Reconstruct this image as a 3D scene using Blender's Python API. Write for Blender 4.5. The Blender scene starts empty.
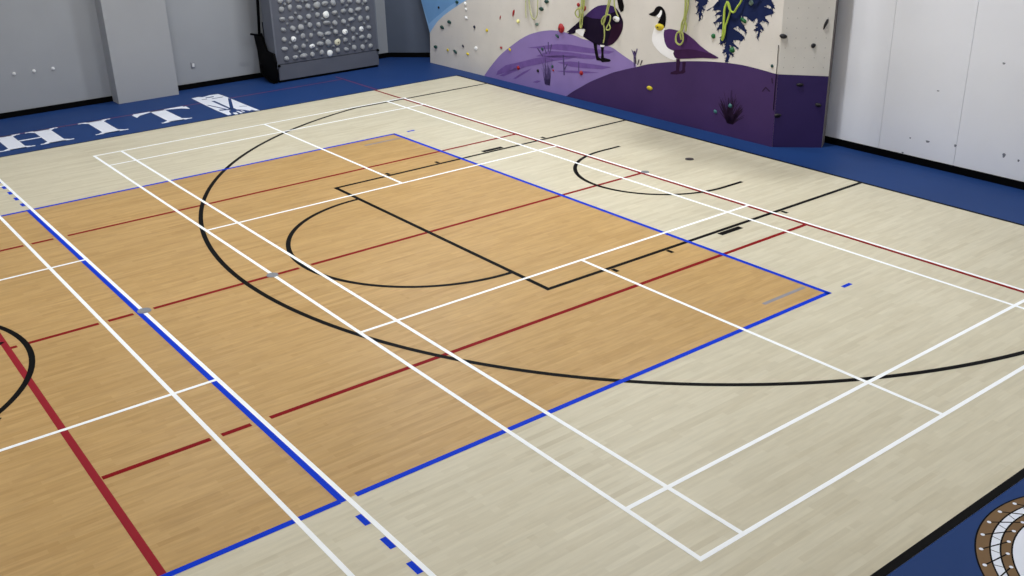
_fx = {.1: 1.2, 6.7: 1.35, 13.2: .6, 19.6: .3}
_fy = {6.1: 300, 1.0: 140, -4.2: 100, -9.4: 90, -14.6: 80}
LAMPS = [(x, y, _fx[x]*_fy[y]) for x in _fx for y in _fy]
EXPO = -0.40
D = {'hill_light':[(2.042,0.011),(2.286,0.246),(2.589,0.499),(2.813,0.65),(3.029,0.777),(3.28,0.921),(3.517,1.031),(3.725,1.102),(3.919,1.156),(4.122,1.197),(4.307,1.222),(4.536,1.23),(4.738,1.216),(4.966,1.193),(5.17,1.16),(5.546,1.144),(5.919,1.109),(6.103,1.052),(6.26,0.994),(6.44,0.936),(6.568,0.888)],'hill_dark':[(4.677,-0.01),(4.882,0.124),(5.111,0.248),(5.336,0.371),(5.583,0.484),(5.798,0.576),(5.982,0.652),(6.164,0.713),(6.318,0.763),(6.47,0.808),(6.644,0.86),(6.815,0.916),(7.08,0.981),(7.374,1.04),(7.705,1.1),(8.017,1.143),(8.3,1.176),(8.576,1.199),(8.805,1.21),(9.01,1.211),(9.312,1.195),(9.608,1.169)],'facet_top':[(-0.032,1.176),(0.753,1.14)],'sky':[(-0.237,1.366),(0.053,0.674),(0.295,0.896),(0.477,1.024),(0.678,1.14),(1.045,1.322),(1.437,1.502),(1.482,1.527)],'sky_in':[(-0.237,1.366),(0.003,0.852),(0.242,0.999),(0.519,1.147),(0.767,1.29),(1.053,1.422),(1.209,1.501)],'left_edge':[(-0.009,-0.001),(0.053,0.67),(-0.138,1.156),(-0.237,1.366)],'g1_body':[(4.692,1.225),(4.848,1.333),(5.002,1.436),(5.22,1.593),(5.351,1.69),(5.481,1.768),(5.578,1.808),(5.706,1.835),(5.833,1.848),(5.943,1.843),(6.037,1.815),(6.107,1.76),(6.165,1.692),(6.213,1.623),(6.227,1.561),(6.217,1.474),(6.182,1.395),(6.128,1.314),(6.067,1.248),(5.99,1.184),(5.911,1.141),(5.8,1.114),(5.687,1.104),(5.573,1.107),(5.457,1.119),(5.324,1.161),(5.173,1.209),(5.206,1.281),(5.222,1.349),(5.087,1.343),(4.969,1.309),(4.952,1.251),(4.866,1.218),(4.745,1.208),(4.779,1.249)],'g1_back':[(5.22,1.593),(5.351,1.69),(5.481,1.768),(5.578,1.808),(5.706,1.835),(5.833,1.848),(5.943,1.843),(6.037,1.815),(6.085,1.769),(5.899,1.707),(5.806,1.611),(5.614,1.58),(5.419,1.57)],'g1_rump':[(4.969,1.302),(5.087,1.338),(5.212,1.348),(5.202,1.285),(5.162,1.213),(5.095,1.218),(5.013,1.253),(4.958,1.263)],'g1_breast':[(5.966,1.521),(6.091,1.546),(6.224,1.571),(6.217,1.474),(6.182,1.395),(6.128,1.314),(6.067,1.248),(5.99,1.184),(5.911,1.146),(5.832,1.131),(5.846,1.225),(5.907,1.363)],'g1_leg1':[(5.45,1.132),(5.549,1.133),(5.557,1.034),(5.599,0.883),(5.685,0.859),(5.672,0.826),(5.544,0.819),(5.499,0.937)],'g1_leg2':[(5.655,1.082),(5.739,1.093),(5.728,0.967),(5.739,0.891),(5.901,0.886),(5.927,0.861),(5.886,0.838),(5.692,0.802),(5.659,0.824),(5.673,0.96)],'g1_knee':[(5.638,1.115),(5.758,1.122),(5.745,1.089),(5.648,1.077)],'g1_neck':[(6.065,1.957),(6.203,1.969),(6.242,1.869),(6.227,1.783),(6.163,1.755),(6.115,1.814)],'g2_head':[(6.846,1.793),(6.907,1.822),(6.967,1.853),(7.002,1.905),(7.042,1.937),(7.098,1.953),(7.154,1.945),(7.205,1.912),(7.241,1.86),(7.26,1.784),(7.254,1.696),(7.23,1.606),(7.151,1.624),(7.075,1.664),(7.102,1.715),(7.125,1.757),(7.083,1.748),(7.032,1.783),(6.996,1.773),(6.909,1.773)],'g2_cheek':[(7.133,1.892),(7.167,1.88),(7.16,1.826),(7.124,1.764),(7.085,1.753),(7.035,1.783),(7.092,1.831)],'g2_breast':[(7.038,1.655),(6.993,1.57),(6.955,1.468),(6.944,1.36),(7.006,1.269),(7.135,1.178),(7.286,1.118),(7.483,1.086),(7.529,1.124),(7.477,1.188),(7.474,1.244),(7.364,1.265),(7.289,1.305),(7.241,1.387),(7.221,1.491),(7.239,1.563),(7.229,1.611),(7.15,1.627)],'g2_body':[(7.227,1.562),(7.311,1.589),(7.394,1.601),(7.562,1.592),(7.705,1.574),(7.872,1.508),(7.967,1.457),(8.063,1.403),(8.249,1.325),(8.455,1.267),(8.39,1.238),(8.121,1.212),(7.8,1.157),(7.565,1.122),(7.491,1.145),(7.459,1.2),(7.474,1.244),(7.364,1.261),(7.289,1.305),(7.241,1.387),(7.218,1.491)],'g2_shade':[(7.389,1.257),(7.557,1.269),(7.79,1.317),(7.976,1.323),(8.16,1.313),(8.319,1.3),(8.451,1.265),(8.39,1.238),(8.121,1.212),(7.8,1.157),(7.565,1.122),(7.491,1.145),(7.459,1.2),(7.474,1.244)],'g2_leg1':[(7.533,1.115),(7.61,1.126),(7.626,1.066),(7.609,0.94),(7.636,0.89),(7.566,0.853),(7.409,0.838),(7.419,0.871),(7.538,0.92)],'g2_leg2':[(7.673,1.082),(7.755,1.093),(7.738,0.985),(7.753,0.925),(7.708,0.892),(7.601,0.867),(7.611,0.9),(7.68,0.95)],'spruce':[(8.38,2.174),(8.408,2.138),(8.287,2.05),(8.312,1.995),(8.392,2.018),(8.469,2.007),(8.382,1.983),(8.323,1.919),(8.398,1.942),(8.479,1.939),(8.402,1.889),(8.306,1.791),(8.406,1.828),(8.495,1.837),(8.424,1.766),(8.378,1.689),(8.453,1.721),(8.521,1.725),(8.493,1.628),(8.466,1.547),(8.48,1.461),(8.545,1.508),(8.595,1.524),(8.577,1.425),(8.52,1.339),(8.607,1.366),(8.624,1.313),(8.595,1.201),(8.657,1.22),(8.688,1.303),(8.667,1.354),(8.729,1.337),(8.789,1.312),(8.725,1.385),(8.689,1.449),(8.661,1.494),(8.775,1.479),(8.877,1.454),(8.798,1.507),(8.732,1.542),(8.749,1.582),(8.852,1.595),(8.915,1.58),(8.971,1.648),(8.867,1.711),(8.727,1.762),(8.81,1.809),(8.913,1.755),(9.014,1.719),(8.944,1.824),(8.877,1.883),(8.869,1.977),(8.98,1.969),(9.094,1.907),(9.183,1.972),(9.213,1.911),(9.146,1.853),(9.214,1.842),(9.129,1.78),(9.225,1.776),(9.212,1.654),(9.256,1.701),(9.269,1.815),(9.342,1.795),(9.292,1.869),(9.242,1.901),(9.292,1.947),(9.435,1.922),(9.322,2.006),(9.367,2.029),(9.497,2.075),(9.473,2.131),(9.307,2.16),(9.374,2.194),(9.522,2.14),(9.436,2.273)],'spruce2':[(7.878,2.127),(7.971,2.099),(7.918,2.013),(7.975,2.032),(7.956,1.98),(7.93,1.897),(7.999,1.955),(7.985,1.886),(8.009,1.791),(8.041,1.892),(8.087,1.884),(8.045,1.943),(8.05,1.99),(8.119,1.977),(8.065,2.041),(8.155,2.09),(8.169,2.154)],'spruce3':[(8.147,1.986),(8.201,2.017),(8.286,2.063),(8.357,2.139),(8.417,2.177),(8.438,2.081),(8.331,2.046),(8.265,2.045),(8.223,2.007),(8.17,1.98)],'strokes':[[(2.459,0.077),(2.515,0.176),(2.798,0.338),(3.297,0.474),(3.709,0.6),(4.108,0.696),(4.43,0.765),(5.051,0.824),(4.744,0.729),(4.301,0.63),(3.908,0.516),(3.363,0.37),(2.937,0.229)],[(3.512,0.787),(3.914,0.872),(4.432,0.975),(4.807,1.01),(5.29,1.016),(5.699,1.029),(6.011,1.039),(5.871,0.981),(5.409,0.928),(4.807,0.889),(4.304,0.856),(3.913,0.822)],[(3.777,0.652),(4.174,0.814),(4.807,0.868),(5.41,0.888),(5.758,0.919),(5.41,0.82),(4.806,0.766),(4.302,0.697)],[(4.429,0.623),(4.806,0.696),(5.411,0.728),(5.933,0.747),(5.705,0.674),(5.174,0.614),(4.806,0.594)],[(2.57,0.085),(3.082,0.312),(3.502,0.416),(3.222,0.301),(2.716,0.093)],[(3.039,0.097),(3.36,0.278),(3.637,0.392),(3.499,0.298),(3.11,0.095)],[(4.364,0.446),(4.806,0.519),(5.294,0.574),(5.619,0.598),(5.174,0.516),(4.744,0.469)],[(3.665,0.118),(3.801,0.174),(3.935,0.182),(3.8,0.122)]],'tuft':[(4.053,0.131),(4.003,0.308),(3.92,0.467),(3.95,0.641),(4.04,0.526),(3.99,0.71),(4.08,0.596),(4.123,0.853),(4.172,0.629),(4.251,0.766),(4.236,0.554),(4.353,0.633),(4.312,0.439),(4.246,0.302),(4.205,0.134)],'tuftlines':[[(3.814,0.813),(3.848,0.83),(4.01,0.683),(3.977,0.67)],[(4.151,0.981),(4.177,0.985),(4.174,0.797),(4.148,0.794)],[(4.013,0.881),(4.039,0.892),(4.122,0.748),(4.095,0.736)],[(4.253,0.953),(4.279,0.948),(4.213,0.76),(4.187,0.757)],[(4.588,0.79),(4.626,0.795),(4.65,0.405),(4.612,0.399)],[(5.04,0.729),(5.064,0.732),(5.065,0.549),(5.04,0.545)],[(6.498,1.122),(6.526,1.107),(6.546,0.842),(6.519,0.838)],[(6.582,1.171),(6.604,1.162),(6.546,0.976),(6.53,0.993)],[(6.449,1.135),(6.471,1.13),(6.534,1.024),(6.518,1.007)],[(4.701,0.62),(4.744,0.647),(4.656,0.51),(4.631,0.527)]],'tuft_dark':[(8.723,0.215),(8.642,0.39),(8.545,0.57),(8.561,0.725),(8.61,0.668),(8.622,0.8),(8.674,0.7),(8.721,0.794),(8.761,0.706),(8.83,0.803),(8.859,0.709),(8.949,0.809),(8.949,0.681),(9.04,0.739),(8.97,0.556),(8.891,0.391),(8.822,0.225)],'tuft_lines2':[[(6.524,1.12),(6.55,1.123),(6.584,0.897),(6.552,0.893)],[(6.633,0.983),(6.659,0.982),(6.624,0.88),(6.604,0.886)],[(6.711,0.984),(6.737,0.979),(6.689,0.88),(6.669,0.886)],[(9.382,0.858),(9.451,0.944),(9.549,0.885),(9.53,0.874),(9.454,0.92),(9.403,0.853)],[(9.549,1.091),(9.569,1.094),(9.587,1.015),(9.567,1.012)]],'holds':[(0.844,1.002,'w','dgreen',0.052),(0.554,0.853,'w','dgreen',0.053),(0.263,0.386,'w','dgreen',0.054),(1.009,0.38,'w','dgreen',0.053),(1.162,1.457,'w','dgreen',0.043),(0.461,1.271,'r','black',0.029),(1.459,1.45,'r','white',0.04),(1.473,1.336,'r','white',0.034),(1.478,1.159,'w','white',0.041),(1.786,0.55,'r','white',0.047),(1.757,0.998,'r','navy',0.036),(1.311,0.54,'r','navy',0.033),(2.193,0.984,'r','yellow',0.036),(0.728,0.378,'r','yellow',0.033),(1.477,0.39,'w','yellow',0.039),(2.947,0.677,'r','yellow',0.037),(3.24,1.28,'r','cream',0.042),(2.655,1.289,'e','red',0.025),(3.098,1.424,'e','red',0.044),(2.657,0.677,'r','red',0.033),(4.13,1.751,'w','dgreen',0.05),(3.967,1.592,'w','dgreen',0.051),(3.83,1.285,'w','grey',0.043),(4.43,1.128,'w','dgreen',0.042),(4.563,1.284,'t','red',0.09),(5.039,1.775,'r','red',0.037),(5.199,1.715,'t','red',0.052),(3.98,0.822,'r','dgreen',0.035),(3.223,0.349,'r','red',0.041),(3.84,0.374,'r','black',0.032),(4.288,0.523,'r','dgreen',0.033),(4.308,0.45,'r','red',0.024),(5.13,0.526,'r','red',0.046),(6.93,0.518,'w','yellow',0.052),(8.33,1.596,'r','green',0.046),(8.923,1.912,'w','green',0.052),(8.741,1.431,'r','green',0.05),(9.053,2.197,'r','grey',0.041),(9.546,1.282,'r','dgreen',0.028),(8.458,0.366,'r','teal',0.035),(8.771,0.522,'r','teal',0.036),(7.122,1.606,'w','yellow',0.079),(6.063,1.625,'w','white',0.072)],'holds_f':[(0.037,1.757,'w','black',0.048),(0.494,1.611,'r','black',0.037),(0.649,1.935,'e','black',0.049),(0.343,1.007,'w','black',0.042),(0.658,0.693,'w','black',0.041),(0.045,0.518,'w','black',0.044)],'ropes':{'A':[[(3.539,1.844),(3.532,1.724),(3.537,1.545),(3.552,1.382)],[(3.603,1.85),(3.645,1.735),(3.683,1.58),(3.733,1.425),(3.806,1.379),(3.881,1.461),(3.915,1.603),(3.931,1.762),(3.902,1.876)],[(3.674,1.856),(3.69,1.739),(3.711,1.563),(3.765,1.419),(3.809,1.393)]],'B':[[(5.223,1.994),(5.226,1.883),(5.219,1.695),(5.198,1.504),(5.175,1.384),(5.132,1.421),(5.12,1.486),(5.183,1.597),(5.244,1.773),(5.251,1.997)],[(5.21,1.77),(5.119,1.732),(5.038,1.677),(5.015,1.618),(5.053,1.565),(5.102,1.561),(5.131,1.63),(5.119,1.713),(5.182,1.767)],[(5.203,1.993),(5.202,1.769),(5.183,1.56),(5.155,1.405),(5.184,1.377),(5.218,1.45)]],'C':[[(5.99,2.06),(5.983,1.954),(5.949,1.824),(5.908,1.681),(5.842,1.621),(5.812,1.531),(5.837,1.426),(5.852,1.298),(5.829,1.185)],[(5.959,2.057),(5.961,1.952),(5.924,1.8),(5.889,1.669),(5.859,1.58),(5.803,1.509),(5.786,1.572),(5.832,1.641),(5.92,1.693),(5.999,1.691),(5.991,1.594),(5.931,1.491),(5.919,1.44),(5.973,1.437),(6.004,1.477),(5.97,1.549)],[(6.129,2.072),(6.122,1.967),(6.134,1.863),(6.174,1.762),(6.219,1.693)]],'D':[[(7.724,2.218),(7.73,2.118),(7.74,1.951),(7.73,1.831),(7.682,1.741),(7.654,1.618),(7.575,1.557),(7.561,1.468),(7.583,1.41),(7.644,1.378),(7.701,1.416),(7.72,1.488),(7.708,1.572),(7.666,1.619),(7.658,1.549),(7.677,1.465)],[(7.815,2.226),(7.814,2.126),(7.813,1.992),(7.775,1.87),(7.771,1.819),(7.73,1.729),(7.705,1.624)],[(7.769,2.222),(7.778,2.122),(7.773,1.971),(7.759,1.817),(7.793,1.719),(7.795,1.617)]],'E':[[(8.611,2.178),(8.569,2.083),(8.556,1.93),(8.553,1.738),(8.54,1.573),(8.569,1.59),(8.6,1.686),(8.6,1.782),(8.633,1.9),(8.672,2.037),(8.653,2.129),(8.619,2.175)],[(8.619,2.175),(8.583,2.066),(8.575,1.913),(8.568,1.769),(8.554,1.623)],[(8.651,2.148),(8.687,2.067),(8.735,2.028),(8.784,2.037),(8.839,2.11),(8.894,2.181),(8.93,2.267),(8.976,2.345)]]},'board_holds':[(5.049,1.684,'r'),(5.242,1.668,'r'),(6.492,1.519,'r'),(6.662,1.505,'r'),(6.872,1.484,'r'),(7.046,1.477,'r'),(5.051,1.504,'r'),(5.247,1.511,'t'),(5.457,1.503,'r'),(5.663,1.51,'r'),(5.878,1.516,'b'),(6.064,1.518,'w'),(6.262,1.513,'b'),(6.485,1.314,'r'),(6.677,1.304,'r'),(6.87,1.313,'w'),(7.079,1.302,'r'),(5.051,1.307,'w'),(5.247,1.302,'r'),(5.453,1.297,'r'),(5.659,1.3,'r'),(5.862,1.304,'r'),(6.07,1.288,'B'),(6.274,1.303,'r'),(6.476,1.099,'r'),(6.672,1.118,'w'),(6.884,1.098,'t'),(7.079,1.099,'r'),(5.044,1.09,'r'),(5.265,1.097,'r'),(5.459,1.094,'b'),(5.661,1.099,'t'),(5.87,1.097,'r'),(6.065,1.115,'w'),(6.265,1.092,'r'),(6.489,0.88,'R'),(6.688,0.904,'r'),(6.896,0.884,'R'),(7.083,0.897,'r'),(5.044,0.891,'r'),(5.263,0.875,'R'),(5.468,0.894,'t'),(5.669,0.896,'r'),(5.886,0.892,'b'),(6.07,0.892,'w'),(6.266,0.898,'r'),(6.476,0.7,'r'),(6.676,0.691,'t'),(6.888,0.706,'r'),(7.083,0.693,'t'),(5.037,0.696,'w'),(5.279,0.693,'r'),(5.468,0.696,'r'),(5.664,0.67,'R'),(5.868,0.701,'w'),(6.067,0.694,'b'),(6.28,0.678,'C'),(6.275,0.503,'r'),(6.477,0.495,'r'),(6.684,0.503,'t'),(6.9,0.486,'t'),(7.092,0.49,'r'),(5.05,0.492,'r'),(5.249,0.487,'r'),(5.453,0.5,'w'),(5.661,0.488,'t'),(5.876,0.494,'t'),(6.077,0.467,'B'),(5.438,1.659,'r'),(5.625,1.661,'r'),(5.837,1.653,'r'),(6.058,1.697,'w'),(6.276,1.69,'r')],'board_feet':[(5.141,1.602),(5.545,1.617),(6.169,1.411),(6.579,1.413),(6.981,1.409),(5.767,1.41),(5.362,1.395),(6.376,1.197),(6.779,1.204),(5.966,1.203),(5.565,1.184),(5.148,1.199),(6.983,0.997),(6.58,0.996),(5.757,1.003),(6.163,0.99),(5.355,0.997),(6.367,0.803),(6.774,0.79),(5.563,0.796),(5.966,0.798),(5.157,0.799),(5.77,0.588),(6.175,0.599),(6.577,0.594),(6.987,0.598),(5.367,0.591)],'strut':[(-4.081,0.924),(-3.736,0.902),(-3.464,0.998),(-3.405,0.859),(-3.27,0.647),(-2.941,0.628),(-2.888,0.469),(-2.957,0.017),(-3.112,-0.028),(-3.436,0.028),(-3.703,0.139),(-3.72,0.608)],'strap':[(-3.493,1.673),(-3.369,1.685),(-3.489,0.995),(-3.641,0.977)],'pivots':[(4.857,0.362),(7.265,0.378)]}
import bpy, bmesh, math, random
from mathutils import Vector, Matrix
from mathutils.geometry import tessellate_polygon
random.seed(7)
SC = bpy.context.scene
COL = SC.collection
PI = math.pi

# ------------------------------------------------------------------ materials
def lin(v):
    v /= 255.0
    return v/12.92 if v <= .04045 else ((v+.055)/1.055)**2.4
def rgb(r, g, b):
    return (lin(r), lin(g), lin(b), 1)
def mat(name, col, rough=.6, spec=.3, var=0.0, scale=3.0, metal=0.0, bump=0.0):
    m = bpy.data.materials.new(name); m.use_nodes = True
    nt = m.node_tree; p = nt.nodes['Principled BSDF']
    p.inputs['Roughness'].default_value = rough
    p.inputs['Specular IOR Level'].default_value = spec
    p.inputs['Metallic'].default_value = metal
    tc = nt.nodes.new('ShaderNodeTexCoord')
    no = nt.nodes.new('ShaderNodeTexNoise'); no.inputs['Scale'].default_value = scale
    no.inputs['Detail'].default_value = 4
    nt.links.new(tc.outputs['Object'], no.inputs['Vector'])
    mr = nt.nodes.new('ShaderNodeMapRange')
    mr.inputs['From Min'].default_value = .3; mr.inputs['From Max'].default_value = .7
    mr.inputs['To Min'].default_value = 1-var; mr.inputs['To Max'].default_value = 1+var
    nt.links.new(no.outputs['Fac'], mr.inputs['Value'])
    mx = nt.nodes.new('ShaderNodeMix'); mx.data_type = 'RGBA'; mx.blend_type = 'MULTIPLY'
    mx.inputs['Factor'].default_value = 1
    mx.inputs['A'].default_value = col
    nt.links.new(mr.outputs['Result'], mx.inputs['B'])
    nt.links.new(mx.outputs['Result'], p.inputs['Base Color'])
    if bump:
        b = nt.nodes.new('ShaderNodeBump'); b.inputs['Strength'].default_value = bump
        b.inputs['Distance'].default_value = .01
        nt.links.new(no.outputs['Fac'], b.inputs['Height'])
        nt.links.new(b.outputs['Normal'], p.inputs['Normal'])
    return m

def wood(name, c1, c2, cgrain, amount, g0, g1):
    """strip flooring: boards run along Y, random tone per board, streaky grain"""
    m = bpy.data.materials.new(name); m.use_nodes = True
    nt = m.node_tree; p = nt.nodes['Principled BSDF']; L = nt.links.new; N = nt.nodes.new
    p.inputs['Roughness'].default_value = .42
    p.inputs['Specular IOR Level'].default_value = .2
    tc = N('ShaderNodeTexCoord')
    sx = N('ShaderNodeSeparateXYZ'); L(tc.outputs['Object'], sx.inputs[0])
    cb = N('ShaderNodeCombineXYZ'); L(sx.outputs['Y'], cb.inputs['X']); L(sx.outputs['X'], cb.inputs['Y'])
    def brick(w, h, a, b, off):
        t = N('ShaderNodeTexBrick'); L(cb.outputs[0], t.inputs['Vector'])
        t.inputs['Scale'].default_value = 1
        t.inputs['Brick Width'].default_value = w; t.inputs['Row Height'].default_value = h
        t.inputs['Mortar Size'].default_value = 0
        t.offset = off; t.offset_frequency = 2; t.squash = 1.0
        t.inputs['Color1'].default_value = a; t.inputs['Color2'].default_value = b
        t.inputs['Mortar'].default_value = a
        return t
    t1 = brick(.55, .055, c1, c2, .37)
    t2 = brick(1.13, .055, (.0, .0, .0, 1), (1, 1, 1, 1), .61)
    t3 = brick(.31, .055, (.0, .0, .0, 1), (1, 1, 1, 1), .23)
    mx = N('ShaderNodeMix'); mx.data_type = 'RGBA'; mx.blend_type = 'MULTIPLY'
    ad = N('ShaderNodeMath'); ad.operation = 'MULTIPLY'
    L(t2.outputs['Color'], ad.inputs[0]); L(t3.outputs['Color'], ad.inputs[1])
    sc = N('ShaderNodeMath'); sc.operation = 'MULTIPLY'; sc.inputs[1].default_value = amount
    L(ad.outputs[0], sc.inputs[0]); L(sc.outputs[0], mx.inputs['Factor'])
    L(t1.outputs['Color'], mx.inputs['A']); mx.inputs['B'].default_value = cgrain
    mp = N('ShaderNodeMapping'); mp.inputs['Scale'].default_value = (3.2, 30, 1)
    L(cb.outputs[0], mp.inputs['Vector'])
    no = N('ShaderNodeTexNoise'); no.inputs['Scale'].default_value = 1; no.inputs['Detail'].default_value = 5
    L(mp.outputs[0], no.inputs['Vector'])
    mr = N('ShaderNodeMapRange'); mr.inputs['From Min'].default_value = .3; mr.inputs['From Max'].default_value = .7
    mr.inputs['To Min'].default_value = g0; mr.inputs['To Max'].default_value = g1
    L(no.outputs['Fac'], mr.inputs['Value'])
    m2 = N('ShaderNodeMix'); m2.data_type = 'RGBA'; m2.blend_type = 'MULTIPLY'; m2.inputs['Factor'].default_value = 1
    L(mx.outputs['Result'], m2.inputs['A']); L(mr.outputs['Result'], m2.inputs['B'])
    n2 = N('ShaderNodeTexNoise'); n2.inputs['Scale'].default_value = .45; n2.inputs['Detail'].default_value = 2
    L(tc.outputs['Object'], n2.inputs['Vector'])
    r2 = N('ShaderNodeMapRange'); r2.inputs['From Min'].default_value = .3; r2.inputs['From Max'].default_value = .7
    r2.inputs['To Min'].default_value = .965; r2.inputs['To Max'].default_value = 1.035
    L(n2.outputs['Fac'], r2.inputs['Value'])
    m3 = N('ShaderNodeMix'); m3.data_type = 'RGBA'; m3.blend_type = 'MULTIPLY'; m3.inputs['Factor'].default_value = 1
    L(m2.outputs['Result'], m3.inputs['A']); L(r2.outputs['Result'], m3.inputs['B'])
    L(m3.outputs['Result'], p.inputs['Base Color'])
    return m

def board_mat(name, col, pitch, rad, dots, var=.04):
    """plywood climbing panel with a regular grid of bolt holes (object X and Z)"""
    m = mat(name, col, .7, .2, var, 1.7)
    nt = m.node_tree; L = nt.links.new; N = nt.nodes.new
    p = nt.nodes['Principled BSDF']
    src = p.inputs['Base Color'].links[0].from_socket
    tc = N('ShaderNodeTexCoord'); sx = N('ShaderNodeSeparateXYZ'); L(tc.outputs['Object'], sx.inputs[0])
    def cell(o):
        a = N('ShaderNodeMath'); a.operation = 'DIVIDE'; a.inputs[1].default_value = pitch; L(o, a.inputs[0])
        f = N('ShaderNodeMath'); f.operation = 'FRACT'; L(a.outputs[0], f.inputs[0])
        s = N('ShaderNodeMath'); s.operation = 'SUBTRACT'; s.inputs[1].default_value = .5; L(f.outputs[0], s.inputs[0])
        q = N('ShaderNodeMath'); q.operation = 'POWER'; q.inputs[1].default_value = 2; L(s.outputs[0], q.inputs[0])
        return q.outputs[0]
    ad = N('ShaderNodeMath'); ad.operation = 'ADD'; L(cell(sx.outputs['X']), ad.inputs[0]); L(cell(sx.outputs['Z']), ad.inputs[1])
    lt = N('ShaderNodeMath'); lt.operation = 'LESS_THAN'; lt.inputs[1].default_value = (rad/pitch)**2; L(ad.outputs[0], lt.inputs[0])
    mx = N('ShaderNodeMix'); mx.data_type = 'RGBA'; L(lt.outputs[0], mx.inputs['Factor'])
    L(src, mx.inputs['A']); mx.inputs['B'].default_value = dots
    L(mx.outputs['Result'], p.inputs['Base Color'])
    return m

def emit(name, col, s):
    m = bpy.data.materials.new(name); m.use_nodes = True
    p = m.node_tree.nodes['Principled BSDF']
    p.inputs['Base Color'].default_value = col
    p.inputs['Emission Color'].default_value = col; p.inputs['Emission Strength'].default_value = s
    return m

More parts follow.
